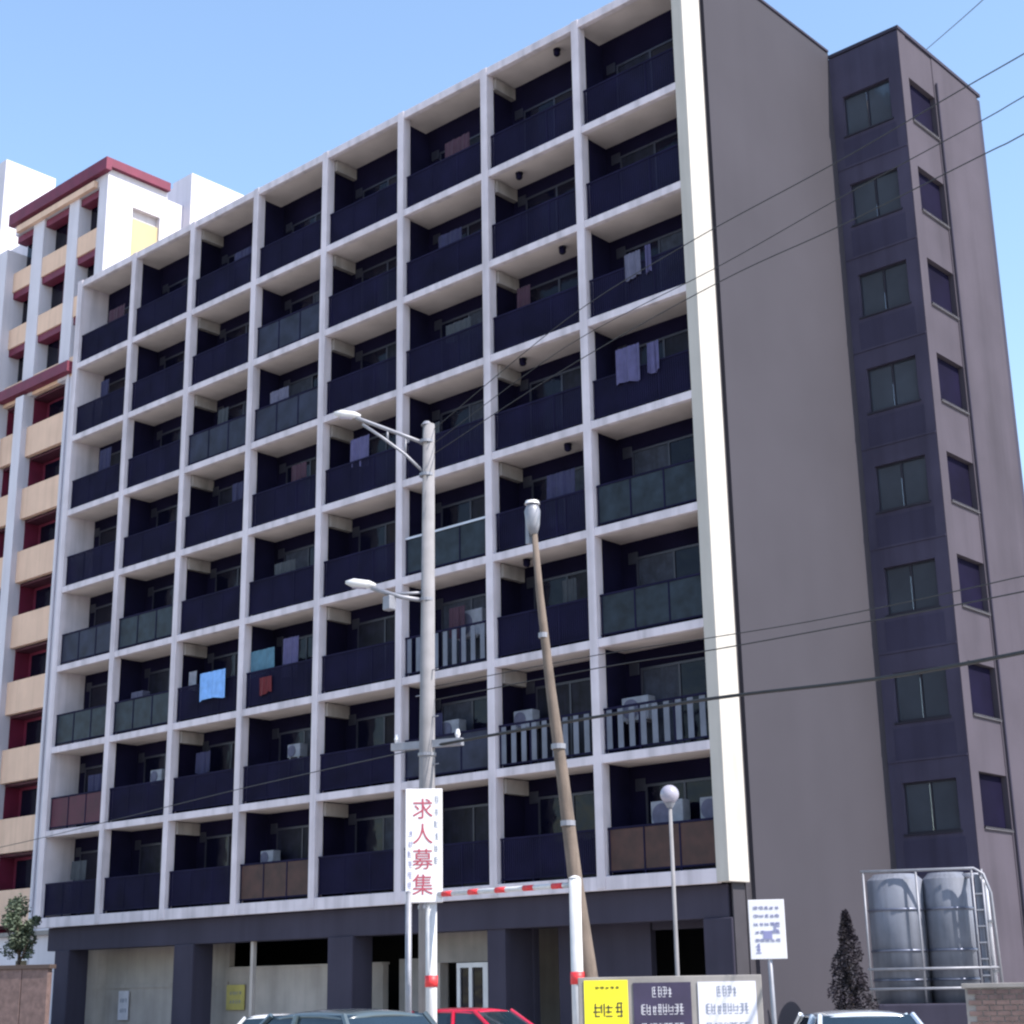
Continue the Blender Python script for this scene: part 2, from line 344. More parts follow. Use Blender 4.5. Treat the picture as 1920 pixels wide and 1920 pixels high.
q = MB(); q.box(-0.26, 0.04, oy0 + 0.0, oy1 - 0.0, -0.05, 0.0); q.box(-0.20, -0.16, oy0, oy1, 0.05, 1.34); ME_ow = q.mesh('opening_shade_sheet', M_back)  # ledge and near-black sheet; shade inside the opening is put into the colour
q = MB(); q.box(-0.018, 0.04, oy0, oy1, -0.04, 0.02); ME_sill = q.mesh('sill', M_sill)
for k in range(8):
    z = 5.38 + 2.81 * k
    wo = put('opening_shade_sheet', ME_ow, apt, (TX, 0, z)); put('sill', ME_sill, wo, (0, 0, -0.02))
m = MB(); m.tube([(TX + 0.05, 9.47, 0), (TX + 0.05, 9.47, 26.9)], 0.035); part('drainpipe', m, M_dark, apt)
m = MB(); m.box(0.16, TX, TY1 - 0.001, TY1 + 0.2, 0, TZ - 0.1); part('tower_rear_wall', m, M_dark, apt)
m = MB(); m.box(0.4, TX - 0.25, TY0 + 0.3, TY1 - 0.05, -0.1, 0.1); ME_tf = m.mesh('tower_floor', M_dark)
for k in range(9): put('tower_floor', ME_tf, apt, (0, 0, 4.0 + 2.81 * k if k < 8 else TZ - 0.2))
for r in range(6):
    m = MB(); zz_ = zs(r) - 0.102; xx = X0 + 6 * W + (0.9 if r % 2 else 2.4); m.tube([(xx, 0.45, zz_), (xx, 0.45, zz_ - 0.12), (xx + 0.12, 0.35, zz_ - 0.2)], [0.11, 0.10, 0.05], 10)
    part('ceiling_light', m, M_back, apt, smooth=True)
m = MB(); m.box(0.16, TX + 0.04, TY0 - 0.04, TY0 + 0.12, TZ + 0.022, TZ + 0.12); m.box(TX - 0.12, TX + 0.04, TY0 + 0.12, TY1 + 0.2, TZ + 0.022, TZ + 0.12); part('parapet_cap', m, M_dark, apt)
m = MB(); m.box(0.01, 0.20, 1.0, 7.35, 27.962, 28.03); part('parapet_cap', m, M_dark, apt)

# ------------------------------------------------------------------ things on the balconies
def cellpos(c, r): return X0 + c * W, zs(r + 1) + (0.12 if r < 7 else 0.16)
COLW = ['leftmost', 'second from left', 'third from left', 'fourth from left', 'fourth from right', 'third from right', 'second from right', 'rightmost']
ROWW = ['top', 'second', 'third', 'fourth', 'fifth', 'sixth', 'seventh', 'lowest']
def ac(c, r, dx, z=0.0, s=1.0, col=None):
    x, zz_ = cellpos(c, r)
    t = thing('air_conditioner', f'pale air conditioner unit on the {COLW[c]} balcony, {ROWW[r]} row from the top', 'air conditioner', (x + dx, 0.55, zz_ + z), 0, 'air conditioner units on the balconies')
    m = MB(); m.box(0, 0.8 * s, 0, 0.3, 0.05, 0.62 * s, bev=0.02); part('casing', m, col or M_cloth['pale'], t)
    m = MB(); m.tube([(0.28 * s, -0.02, 0.33 * s), (0.28 * s, 0.002, 0.33 * s)], 0.24 * s, 20); part('fan_grille', m, M_cloth['grey'], t)
    for k in (0.1, 0.62): m = MB(); m.box(k * s, k * s + 0.06, 0.02, 0.28, 0.0, 0.05); part('foot', m, M_steel, t)
ac(5, 5, 1.6, 0.85, 1.25); ac(7, 6, 0.35, 0.75); ac(6, 6, 0.25, 1.0, .8); ac(3, 7, 0.5, 1.05, .7); ac(7, 7, 1.1, 0.95, 1.15); ac(7, 7, 2.5, 1.05, .95)
ac(3, 6, 1.6, 1.2, .7); ac(1, 6, 1.7, 1.1, .75); ac(4, 7, 1.4, 0.25, 1.1, M_cloth['grey']); ac(5, 6, 1.0, 1.0, .9); ac(1, 5, .4, .95, .8, M_cloth['grey'])
for o in list(COL.objects):
    if o.name == 'air_conditioner.004': o['label'] = 'larger pale air conditioner unit, left of the two on the lowest rightmost balcony'
    if o.name == 'air_conditioner.005': o['label'] = 'smaller pale air conditioner unit, right of the two on the lowest rightmost balcony'
def cloth(name, label, cat, c, r, dx, z, w_, h_, col, y=0.06):
    x, z0 = cellpos(c, r); b = bmesh.new(); nx, nz = 14, 8; vs = {}
    ph = random.random() * 6
    for i in range(nx + 1):
        for k in range(nz + 1):
            u = i / nx; v = k / nz
            vs[i, k] = b.verts.new((u * w_, 0.035 * math.sin(u * 13 + ph) * (0.3 + 0.7 * (1 - v)) + 0.015 * math.sin(u * 31), v * h_ - 0.04 * (1 - v) * math.sin(u * 5 + ph)))
    for i in range(nx):
        for k in range(nz): b.faces.new((vs[i, k], vs[i + 1, k], vs[i + 1, k + 1], vs[i, k + 1]))
    me = bpy.data.meshes.new(name); b.to_mesh(me); b.free(); me.materials.append(M_cloth[col])
    o = put(name, me, None, (x + dx, y, z0 + z)); md = o.modifiers.new('thick', 'SOLIDIFY'); md.thickness = 0.01
    return tag(o, label, cat, 'laundry on the balconies')
cloth('towel', 'bright blue towel hung over a balcony rail', 'towel', 2, 5, 1.5, 0.5, 1.25, 0.85, 'blue', -0.06)
cloth('sheet', 'teal sheet drying beside the bright blue towel', 'sheet', 3, 5, 0.2, 1.0, 1.1, 0.75, 'teal', 0.2)
cloth('shirt', 'lilac shirt hanging to the right of the teal sheet', 'shirt', 3, 5, 1.6, 0.75, 0.7, 1.2, 'lilac', 0.3)
cloth('shirt', 'dark red shirt hanging below the teal sheet', 'shirt', 3, 5, 0.85, 0.35, 0.55, 0.5, 'red', 0.04)
cloth('shirt', 'small pale shirt hanging to the left of the bright blue towel', 'shirt', 2, 5, 0.45, 1.0, 0.4, 0.6, 'pale', 0.3)
cloth('sheet', 'lilac sheet hung on the fourth row rightmost balcony', 'sheet', 7, 3, 0.95, 0.75, 0.75, 0.95, 'lilac', 0.06)
cloth('shirt', 'small pale lilac shirt next to the lilac sheet', 'shirt', 7, 3, 1.95, 0.8, 0.35, 0.8, 'lilac', 0.06)
cloth('shirt', 'lilac shirt hung on the third row balcony, left of the street lamp top', 'shirt', 4, 3, 1.2, 0.9, 0.8, 0.9, 'lilac', 0.15)
cloth('shirt', 'grey shirt on the third row rightmost balcony, left of another', 'shirt', 7, 2, 1.35, 0.7, 0.5, 0.7, 'grey', 0.06)
cloth('shirt', 'narrow pale shirt on the third row rightmost balcony', 'shirt', 7, 2, 2.0, 0.7, 0.18, 0.75, 'lilac', 0.06)
cloth('sheet', 'grey sheet drying on the third row balcony, fourth from left', 'sheet', 3, 2, 0.75, 0.55, 0.9, 1.0, 'grey', 0.2)

used = {(2, 5), (3, 5), (7, 3), (4, 3), (7, 2), (3, 2)}
spots = [(c, r) for c in range(8) for r in range(8) if (c, r) not in used and (c + r * 3) % 3 != 1]
random.Random(11).shuffle(spots)
for (c, r) in spots[:20]:
    col = random.choice(('navy', 'navy', 'dim', 'dim', 'plum')); w_ = random.uniform(0.4, 1.0)
    cloth('shirt' if w_ < .7 else 'sheet', f"{dict(navy='navy', dim='dark grey', plum='dark plum')[col]} washing hung on the {COLW[c]} balcony, {ROWW[r]} row from the top", 'laundry', c, r, random.uniform(0.5, 2.2), random.uniform(0.85, 1.2), w_, random.uniform(0.5, 0.9), col, random.uniform(0.2, 0.5))
# ------------------------------------------------------------------ neighbouring building
nb = thing('apartment_building', 'taller white and peach apartment block with crimson trim behind on the left', 'building', (0, 0, 0))
NX, NY, NZ = -37.06, 7.03, 38.77
def npart(name, boxes, mm, par=None):
    q = MB()
    for b_ in boxes: q.box(*b_)
    return part(name, q, mm, par or nb)
npart('core_wall', [(-52, NX - 0.6, NY + 1.4, 30, 0, NZ - 0.4)], M_nwhite)
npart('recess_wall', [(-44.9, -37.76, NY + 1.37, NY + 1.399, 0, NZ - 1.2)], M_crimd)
npart('pier', [(-39.5, -38.95, NY, NY + 1.4, 0, 28.6)], M_nwhite)
npart('pier', [(-40.2, -39.35, NY, NY + 1.4, 28.6, NZ - 1.1)], M_nwhite)
npart('pier', [(-43.3, -42.35, NY, NY + 1.4, 28.6, NZ - 1.1)], M_nwhite)
npart('pier', [(-37.75, NX, NY, NY + 1.4, 0, NZ - 0.3)], M_nwhite)
npart('pier', [(-43.3, -42.6, NY - 0.25, NY + 1.4, 0, 28.6)], M_nwhite)
npart('pier', [(-50, -44.9, NY - 0.4, NY + 1.4, 0, NZ - 2)], M_nwhite)
npart('side_wall', [(-38.95, -37.75, NY + 0.05, NY + 1.4, 0, 28.6)], M_nwhite)
# spandrels: row tops every three metres
for k in range(13):
    zt = 37.6 - 3.0 * k; zb = zt - (2.0 if k < 3 else 1.55)
    if zb < 1: break
    lo = zt - 3.0
    pc = M_peach if k >= 1 else M_peach
    for (x0, x1) in (((-44.9, -43.3), (-42.35, -40.2), (-39.35, -37.75)) if k < 3 else ((-42.6, -39.5), (-44.9, -43.3))):
        npart('parapet', [(x0, x1, NY + 0.03, NY + 0.25, lo, zb)], pc)
        if k < 3:
            f = npart('window', [(x0, x1, NY + 0.62, NY + 0.72, zb, zb + 0.08), (x0, x1, NY + 0.62, NY + 0.72, zt - 0.08, zt), ((x0 + x1) / 2 - 0.04, (x0 + x1) / 2 + 0.04, NY + 0.62, NY + 0.72, zb, zt)], M_crimd)
            npart('pane', [(x0 + 0.02, x1 - 0.02, NY + 0.66, NY + 0.68, zb + 0.08, zt - 0.08)], M_pane, f)
            npart('lintel', [(x0, x1, NY + 0.10, NY + 0.6, zt - 0.35, zt - 0.005)], M_crim)
        else:
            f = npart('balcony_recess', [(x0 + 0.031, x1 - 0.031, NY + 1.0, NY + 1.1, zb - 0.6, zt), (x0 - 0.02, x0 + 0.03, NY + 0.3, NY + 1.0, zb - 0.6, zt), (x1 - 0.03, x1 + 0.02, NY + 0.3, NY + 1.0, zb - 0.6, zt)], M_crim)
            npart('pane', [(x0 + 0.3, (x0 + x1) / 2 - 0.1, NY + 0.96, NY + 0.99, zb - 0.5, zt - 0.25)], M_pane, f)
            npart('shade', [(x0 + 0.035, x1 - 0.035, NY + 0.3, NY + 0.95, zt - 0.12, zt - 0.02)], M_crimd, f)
        npart('balcony_floor', [(x0, x1, NY + 0.26, NY + 1.39, zb - 0.75, zb - 0.6)], M_nwhite)
npart('cornice', [(-44.9, -38.9, NY - 0.35, NY + 0.02, 28.75, 29.25)], M_crim)
npart('cornice', [(-45.2, NX + 0.25, NY - 0.3, NY - 0.003, NZ - 0.62, NZ)], M_crim)
npart('cornice', [(NX + 0.003, NX + 0.25, NY - 0.003, 10.3, NZ - 0.42, NZ)], M_crim)
npart('awning', [(-44.6, -37.9, NY - 0.2, NY - 0.003, NZ - 1.12, NZ - 0.8)], M_peach)
npart('upper_wall', [(-45, -37.76, NY + 0.02, NY + 1.4, NZ - 1.1, NZ - 0.62), (-45.2, NX - 0.01, NY, 10.3, NZ - 0.618, NZ - 0.05)], M_nwhite)
npart('side_wall', [(NX - 0.55, NX, NY + 1.4, 10.3, 0, 34.0), (NX - 0.55, NX, NY + 1.4, 10.3, 36.9, NZ - 0.62), (NX - 0.55, NX - 0.3, NY + 1.4, 10.3, 34.0, 36.9), (NX - 0.3, NX, 9.95, 10.3, 34.0, 36.9)], M_nwhite)
npart('side_panel', [(NX - 0.298, NX - 0.12, NY + 1.42, 9.93, 34.02, 36.4)], M_yel)
npart('rear_block', [(-52, -38.6, 11.66, 30, 0, 39.7), (-38.6, NX, 11.66, 30, 0, 39.95)], M_nwhite)
npart('rooftop_room', [(-60, -50.1, 9.0, 12, NZ, 44.7)], M_nwhite)

for (x_, y_, h_) in ((-43.5, 9.2, 2.6), (-40.8, 9.6, 1.6)):
    q = MB(); q.tube([(x_, y_, NZ - 0.05), (x_, y_, NZ + h_)], 0.03, 6)
    for k in range(3): q.box(x_ - 0.4, x_ + 0.4, y_ - 0.012, y_ + 0.012, NZ + h_ - 0.1 - 0.3 * k, NZ + h_ - 0.07 - 0.3 * k)
    part('antenna', q, M_steel, nb)
q = MB(); q.tube([(-39.2, NY - 0.06, 0), (-39.2, NY - 0.06, 28.7)], 0.05, 8); part('drainpipe', q, M_nwhite, nb)
# ------------------------------------------------------------------ street furniture
def yaw_to_cam(x, y): return math.atan2(20.394 - x, -(-29.338 - y))   # rotation that turns -y towards the road viewpoint
# utility pole with two lamp arms
up = thing('utility_pole', 'tall grey concrete utility pole carrying two street lamps', 'utility pole', (-0.90, -8.20, 0))
m = MB(); m.tube([(0, 0, 0), (0, 0, 6), (0.03, 0.03, 12.62)], [0.165, 0.15, 0.115], 16); part('pole', m, M_concp, up, smooth=True)
m = MB(); m.tube([(0, 0, 12.6), (0, 0, 12.68)], [0.12, 0.06], 12); part('cap', m, M_steel, up)
def arm(pts, r=0.035): q = MB(); q.tube(pts, r, 8); return part('arm', q, M_steel, up, smooth=True)
arm([(0, 0, 12.2), (-0.35, -0.35, 12.40), (-0.85, -0.87, 12.68), (-1.1, -1.12, 12.82)], 0.04)
arm([(0, 0, 11.55), (-0.3, -0.3, 11.98), (-0.6, -0.62, 12.32), (-0.9, -0.92, 12.62)], 0.03)
arm([(-0.3, -0.3, 12.35), (-0.3, -0.3, 11.98)], 0.02); arm([(-0.55, -0.56, 12.5), (-0.55, -0.56, 12.26)], 0.02)
arm([(0, 0, 8.98), (-0.35, -0.36, 9.06), (-0.75, -0.78, 9.24)], 0.045); arm([(0, 0, 9.15), (-0.5, -0.5, 9.12)], 0.03)
for (dx, z, s_) in ((-1.22, 12.82, 1.0), (-1.0, 9.32, 1.1)):
    q = MB(); d = Vector((-0.70, -0.715, 0.10)).normalized(); p0 = Vector((dx + 0.14, dx + 0.12, z)); 
    q.tube([p0 - d * 0.22 * s_, p0 - d * 0.1 * s_, p0 + d * 0.18 * s_, p0 + d * 0.32 * s_], [0.03, 0.075 * s_, 0.085 * s_, 0.03], 12)
    h_ = part('lamp_head', q, M_postw, up, smooth=True)
    q = MB(); q.tube([p0 - d * 0.05 * s_ - Vector((0, 0, .05)), p0 + d * 0.2 * s_ - Vector((0, 0, .06))], [0.05, 0.05], 10); part('lens', q, M_lampg, h_, smooth=True)
q = MB(); q.box(-0.62, -0.42, -0.6, -0.42, 8.80, 9.08, bev=.02); part('control_box', q, M_steel, up)
for z in (12.25, 11.55, 9.0, 6.0, 3.2):
    q = MB(); q.tube([(0, 0, z - 0.03), (0, 0, z + 0.03)], 0.172 if z < 8 else 0.15, 16); part('clamp', q, M_steel, up)
q = MB(); q.box(-0.75, 0.75, -0.06, 0.06, 6.12, 6.26); part('crossarm', q, M_steel, up, rot=(0, 0, 0.3))
for k in (-0.65, 0.65):
    q = MB(); q.tube([(k, 0, 6.26), (k, 0, 6.33), (k, 0, 6.43)], [0.03, 0.055, 0.03], 8); part('insulator', q, M_signw, up, rot=(0, 0, 0.3))
for k in range(9):
    q = MB(); a = k % 2 * math.pi; q.tube([(0.12 * math.cos(a), 0.12 * math.sin(a), 4 + k * 0.45), (0.3 * math.cos(a), 0.3 * math.sin(a), 4 + k * 0.45)], 0.012, 6); part('step_bolt', q, M_steel, up)

# leaning lamp pole
lp = thing('lamp_pole', 'leaning weathered brown pole with a small lamp on its top', 'pole', (4.42, -9.98, 0))
pts = [(0.02, 0, 0), (0, 0, 1.75), (-0.16, -0.13, 3.4), (-0.28, -0.23, 5.0), (-0.385, -0.33, 6.3), (-0.50, -0.42, 7.9), (-0.545, -0.47, 8.95)]
m = MB(); m.tube(pts, [0.13, 0.125, 0.112, 0.097, 0.08, 0.062, 0.048], 14); part('pole', m, M_wood, lp, smooth=True)
q = MB(); q.tube([(-0.55, -0.47, 8.9), (-0.56, -0.48, 9.05), (-0.565, -0.485, 9.3), (-0.565, -0.485, 9.42)], [0.06, 0.11, 0.135, 0.09], 14); hd = part('lamp_head', q, M_steel, lp, smooth=True)
q = MB(); q.tube([(-0.565, -0.485, 9.42), (-0.565, -0.485, 9.47)], [0.13, 0.11], 14); part('cap', q, M_signw, hd)
q = MB(); q.box(-0.70, -0.62, -0.52, -0.45, 8.75, 9.2, bev=.01); part('ballast_box', q, M_steel, lp)
for z, k in ((7.2, -.462), (5.4, -.31), (4.2, -.22)):
    q = MB(); q.tube([(k, k * .86, z - 0.04), (k, k * .86, z + 0.04)], 0.118 if z < 6 else .082, 12); part('strap', q, M_steel, lp)

# height limit gate
gt = thing('height_limit_gate', 'white height limit gate with a red and white striped bar across the car entrance', 'gate', (1.2, -10.33, 0))
for x_, r_ in ((-0.02, 0.095), (3.11, 0.095)):
    q = MB(); q.tube([(x_, 0.16, 0), (x_, 0.16, 3.36)], r_, 14); po = part('post', q, M_postw, gt, smooth=True)
    for z_ in (1.88, 0.9):
        q = MB(); q.tube([(x_, 0.16, z_ - 0.09), (x_, 0.16, z_ + 0.09)], r_ + 0.012, 14); part('red_band', q, M_redp, po, smooth=True)
    q = MB(); q.tube([(x_, 0.16, 3.36), (x_, 0.16, 3.40)], [r_ + 0.01, 0.03], 14); part('cap', q, M_postw, po)
q = MB(); q.tube([(-0.02, 0.16, 3.26), (3.04, 0.16, 3.26)], 0.042, 10); bar = part('bar', q, M_postw, gt, smooth=True)
for k in range(5):
    a = 0.25 + k * 0.6; q = MB(); q.tube([(a, 0.16, 3.26), (a + 0.22, 0.16, 3.26)], 0.046, 10); part('red_stripe', q, M_redp, bar, smooth=True)

def marks(q, x0, x1, z0, z1, y, n=4, t=0.004, seed=0):
    """a row of printed characters too blurred to read: short strokes in character cells"""
    rr = random.Random(seed); cw = (x1 - x0) / n; h = z1 - z0; st = min(cw, h) * 0.10
    for k in range(n):
        a = x0 + k * cw + cw * 0.06; b_ = a + cw * 0.84
        for s_ in range(rr.choice((3, 4))):
            zz_ = z0 + h * (0.04 + 0.29 * s_); q.box(a + cw * 0.25 * rr.random(), b_ - cw * 0.25 * rr.random(), y - t, y, zz_, min(zz_ + st, z1))
        for f_ in rr.sample((0.0, 0.25, 0.45, 0.65, 0.9), 2):
            xs_ = a + (b_ - a) * f_; lo_ = z0 + h * 0.3 * rr.random(); q.box(xs_, xs_ + st, y - t * 1.3, y, lo_, z1 - h * 0.2 * rr.random())
def text_mesh(body, size, m_, name='lettering'):
    cu = bpy.data.curves.new(name, 'FONT'); cu.body = body; cu.size = size; cu.align_x = 'CENTER'; cu.extrude = 0.002
    cu.materials.append(m_); o = bpy.data.objects.new(name, cu); COL.objects.link(o)
    dg = bpy.context.evaluated_depsgraph_get(); me = bpy.data.meshes.new_from_object(o.evaluated_get(dg))
    bpy.data.objects.remove(o); bpy.data.curves.remove(cu); return me

# banner sign on its own white pole
bn = thing('banner_sign', 'tall white sign with a column of red characters above the left post of the gate', 'sign', (1.20, -10.36, 0), yaw_to_cam(1.2, -10.36))
q = MB(); q.tube([(-0.05, 0.14, 3.0), (-0.05, 0.14, 4.95)], 0.03, 10); part('support', q, M_steel, bn, smooth=True)
q = MB(); q.box(-0.31, 0.31, 0.0, 0.09, 3.13, 5.0, bev=0.012); pn = part('panel', q, M_signw, bn)
for k, ch in enumerate('求人募集'):
    me = text_mesh(ch, 0.36, M_inkr)
    put('lettering', me, pn, (-0.02, -0.006, 4.53 - k * 0.415), (R(90), 0, 0))
q = MB()
for k in range(6): marks(q, 0.17, 0.25, 4.75 - k * 0.2, 4.87 - k * 0.2, -0.001, 1, seed=k)
stuff_part('small_print', q, M_inkg, pn)
q = MB()
for k in range(6): marks(q, -0.27, -0.19, 4.2 - k * 0.17, 4.31 - k * 0.17, -0.001, 1, seed=20 + k)
stuff_part('small_print', q, M_inkb, pn)
for z in (3.4, 4.7): q = MB(); q.box(-0.16, 0.04, 0.088, 0.22, z, z + 0.05); part('bracket', q, M_steel, bn)

# slim pole left of the banner
sp = thing('street_pole', 'slim pale steel pole standing just left of the banner sign pole', 'pole', (1.00, -10.52, 0))
q = MB(); q.tube([(0, 0, 0), (0, 0, 3.3)], 0.055, 12); part('shaft', q, M_steel, sp, smooth=True)
q = MB(); q.tube([(0, 0, 3.3), (0, 0, 3.34)], [0.06, 0.02], 12); part('cap', q, M_steel, sp)

# globe lamp
gl = thing('globe_lamp', 'slim street lamp with a round white globe in front of the lowest right balcony', 'street lamp', (6.70, -10.86, 0))
q = MB(); q.tube([(0, 0, 0), (0, 0, 1.2), (0, 0, 4.2)], [0.045, 0.032, 0.026], 12); part('pole', q, M_concp, gl, smooth=True)
b = bmesh.new(); bmesh.ops.create_uvsphere(b, u_segments=20, v_segments=12, radius=0.135); me = bpy.data.meshes.new('globe'); b.to_mesh(me); b.free(); me.materials.append(M_lampg)
for p in me.polygons: p.use_smooth = True
put('globe', me, gl, (0, 0, 4.37))
q = MB(); q.tube([(0, 0, 4.18), (0, 0, 4.25)], [0.04, 0.08], 12); part('collar', q, M_steel, gl)

# small white road sign
ws = thing('notice_sign', 'small white rectangular sign with blue print on a thin pole by the grey side wall', 'sign', (9.94, -13.47, 0), yaw_to_cam(9.94, -13.47))
q = MB(); q.tube([(0.03, 0.03, 0.0), (0.0, 0.03, 2.6)], 0.028, 10); part('pole', q, M_steel, ws, smooth=True)
q = MB(); q.box(-0.205, 0.205, -0.012, 0.003, 2.02, 2.68, bev=0.004); pn = part('panel', q, M_signw, ws)
q = MB()
for k in range(5): marks(q, -0.15, 0.15, 2.57 - k * 0.09, 2.605 - k * 0.09, -0.0125, 5, seed=40 + k)
q.box(-0.05, 0.05, -0.017, -0.0125, 2.24, 2.33)
marks(q, -0.16, -0.07, 2.08, 2.2, -0.0125, 1, seed=3); marks(q, 0.07, 0.15, 2.3, 2.42, -0.0125, 1, seed=5)
stuff_part('lettering', q, M_inkb, pn)

# billboard
bb = thing('billboard', 'low grey framed billboard with yellow, dark and pale panels in front of the building', 'billboard', (7.23, -11.75, 0), yaw_to_cam(7.23, -11.75))
q = MB(); q.box(-1.22, 1.20, -0.02, 0.06, 0.55, 1.87, bev=0.01); part('frame', q, M_conc, bb)
for k in (-1.1, 1.05): q = MB(); q.box(k, k + 0.08, 0.062, 0.14, 0, 1.8); part('post', q, M_steel, bb)
for (x0, x1, mm, im, z1) in ((-1.14, -0.56, M_signy, M_inkk, 1.83), (-0.49, 0.27, M_signd, M_signp, 1.79), (0.36, 1.12, M_signp, M_inkg, 1.79)):
    q = MB(); q.box(x0, x1, -0.035, -0.021, 0.62, z1); pn = part('panel', q, mm, bb)
    q = MB(); c_ = (x0 + x1) / 2; hw = (x1 - x0) / 2
    if mm is M_signy:
        marks(q, x0 + 0.14, x1 - 0.1, 1.72, 1.75, -0.0355, 5, seed=71); marks(q, x0 + 0.10, x1 - 0.04, 1.36, 1.55, -0.0355, 3, seed=72)
        marks(q, x0 + 0.1, x1 - 0.1, 1.1, 1.25, -0.0355, 4, seed=73); marks(q, x0 + 0.1, x1 - 0.1, 0.75, 0.95, -0.0355, 4, seed=74)
    else:
        marks(q, c_ - hw * 0.35, c_ + hw * 0.35, 1.60, 1.74, -0.0355, 4, seed=75); marks(q, c_ - hw * 0.75, c_ + hw * 0.75, 1.38, 1.52, -0.0355, 8, seed=76)
        marks(q, c_ - hw * 0.75, c_ + hw * 0.75, 1.15, 1.28, -0.0355, 8, seed=77); marks(q, c_ - hw * 0.6, c_ + hw * 0.6, 0.8, 1.0, -0.0355, 4, seed=78)
    stuff_part('lettering', q, im, pn)

# small signs on the parking walls
def wallsign(label, x, y, z, w_, h_, mm):
    t = thing('wall_sign', label, 'sign', (x, y, z)); q = MB(); q.box(-w_ / 2, w_ / 2, -0.03, 0, -h_ / 2, h_ / 2, bev=0.006); pn = part('panel', q, mm, t)
    q = MB()
    for k in range(2): marks(q, -w_ * 0.35, w_ * 0.35, h_ * (0.1 - 0.35 * k), h_ * (0.25 - 0.35 * k), -0.0305, 4, seed=90 + k)
    stuff_part('lettering', q, M_inkg, pn)
wallsign('square yellow sign on the taupe parking wall', -19.15, 1.84, 1.62, 0.85, 0.72, mat('faded_yellow', (0.50, 0.42, 0.12), 0.6, 0.15, 3))
wallsign('small pinkish white sign on the leftmost parking wall', -24.9, 1.84, 1.42, 0.55, 0.9, M_signp)

# ------------------------------------------------------------------ wires
def wire(label, pts, r=0.018, g_='overhead wires'):
    P = [Vector(p) for p in pts]; out = []
    for i in range(len(P) - 1):     # Catmull-Rom through the points
        p0 = P[max(i - 1, 0)]; p1 = P[i]; p2 = P[i + 1]; p3 = P[min(i + 2, len(P) - 1)]
        for k in range(6):
            t = k / 6; out.append(0.5 * ((2 * p1) + (p2 - p0) * t + (2 * p0 - 5 * p1 + 4 * p2 - p3) * t * t + (3 * p1 - p0 - 3 * p2 + p3) * t ** 3))
    out.append(P[-1]); q = MB(); q.tube(out, r, 6)
    tag(part('overhead_wire', q, M_wire, None, smooth=True), label, 'wire', g_)
wire('heavy black overhead wire crossing the facade low from the left edge to the utility pole', [(-45, -3.4, 5.2), (-33.86, -3.72, 5.65), (-22.83, -4.2, 5.98), (-17.14, -4.52, 6.22), (-9.93, -5.62, 6.37), (-0.83, -8.14, 6.16)], 0.010)
wire('heavy black overhead wire running low from the utility pole to the right edge', [(-0.83, -8.14, 6.16), (2.68, -8.3, 6.18), (6.14, -8.8, 6.08), (9.46, -9.67, 5.81), (12.29, -11.05, 5.57), (15.35, -13.1, 5.26), (20, -17, 5.0)], 0.028)
wire('thin black wire just above the heavy low wire right of the utility pole', [(-0.79, -8.1, 7.04), (3.39, -8.36, 7.01), (6.17, -8.78, 6.86), (8.75, -9.5, 6.68), (12.25, -11.07, 6.31), (15.43, -13.08, 5.91), (20, -17, 5.6)], 0.010)
wire('thin black wire second above the heavy low wire right of the utility pole', [(-0.79, -8.1, 7.3), (3.39, -8.36, 7.24), (6.17, -8.78, 7.06), (8.75, -9.5, 6.84), (12.25, -11.07, 6.5), (15.43, -13.08, 6.1), (20, -17, 5.8)], 0.008)
wire('topmost of the three wires rising from the utility pole top to the upper right', [(-0.81, -8.11, 12.51), (3.76, -9.36, 13.1), (7.25, -10.46, 13.01), (10.47, -11.4, 12.8), (12.88, -12.43, 12.48), (13.96, -12.96, 12.28), (16.8, -14.77, 11.47), (20, -17, 10.7)], 0.008)
wire('middle one of the three wires rising from the utility pole top to the upper right', [(-0.79, -8.1, 12.22), (3.62, -9.21, 12.67), (7.84, -10.55, 12.37), (10.47, -11.4, 12.24), (13.13, -12.54, 11.88), (13.9, -12.98, 11.72), (16.74, -14.79, 11.01), (20, -17, 10.3)], 0.007)
wire('lowest of the three wires rising from the utility pole top to the upper right', [(-0.79, -8.1, 12.0), (3.61, -9.22, 12.26), (7.82, -10.56, 12.1), (10.44, -11.42, 11.81), (13.14, -12.54, 11.43), (13.85, -13.0, 11.23), (16.68, -14.81, 10.55), (20, -17, 9.9)], 0.008)
wire('faint thin wire passing behind the tower roof up to the top right corner', [(-12.3, 38.15, 47.2), (-6.95, 29.6, 41.9), (0.26, 18.6, 35.3), (2.0, 16.1, 34.0)], 0.018)

# ------------------------------------------------------------------ steel water tank beside the tower
tk = thing('water_tank', 'silver steel water tank with railings beside the grey side wall', 'water tank', (3.55, 2.45, 0), yaw_to_cam(3.55, 2.45))
q = MB(); q.box(-1.2, 1.2, -0.5, 1.3, 0, 1.3, bev=0.03); part('plinth', q, M_dark, tk)
for k, (x_, r_) in enumerate(((-0.66, 0.60), (0.42, 0.50))):
    q = MB(); q.tube([(x_, 0.3, 1.3), (x_, 0.3, 3.85), (x_, 0.3, 3.98)], [r_, r_, r_ * 0.75], 28); cy = part('cylinder', q, M_tank, tk, smooth=True)
    cy.data.polygons.foreach_set('use_smooth', [abs(p.normal.z) < 0.5 for p in cy.data.polygons])
    for z in (1.75, 2.35, 3.2): q = MB(); q.tube([(x_, 0.3, z), (x_, 0.3, z + 0.05)], r_ + 0.02, 28); part('hoop', q, M_tankd, cy, smooth=True)
fr = MB()
for x_ in (-1.3, -0.2, 0.95, 1.15): fr.tube([(x_, -0.35, 1.3), (x_, -0.35, 4.0)], 0.024, 8)
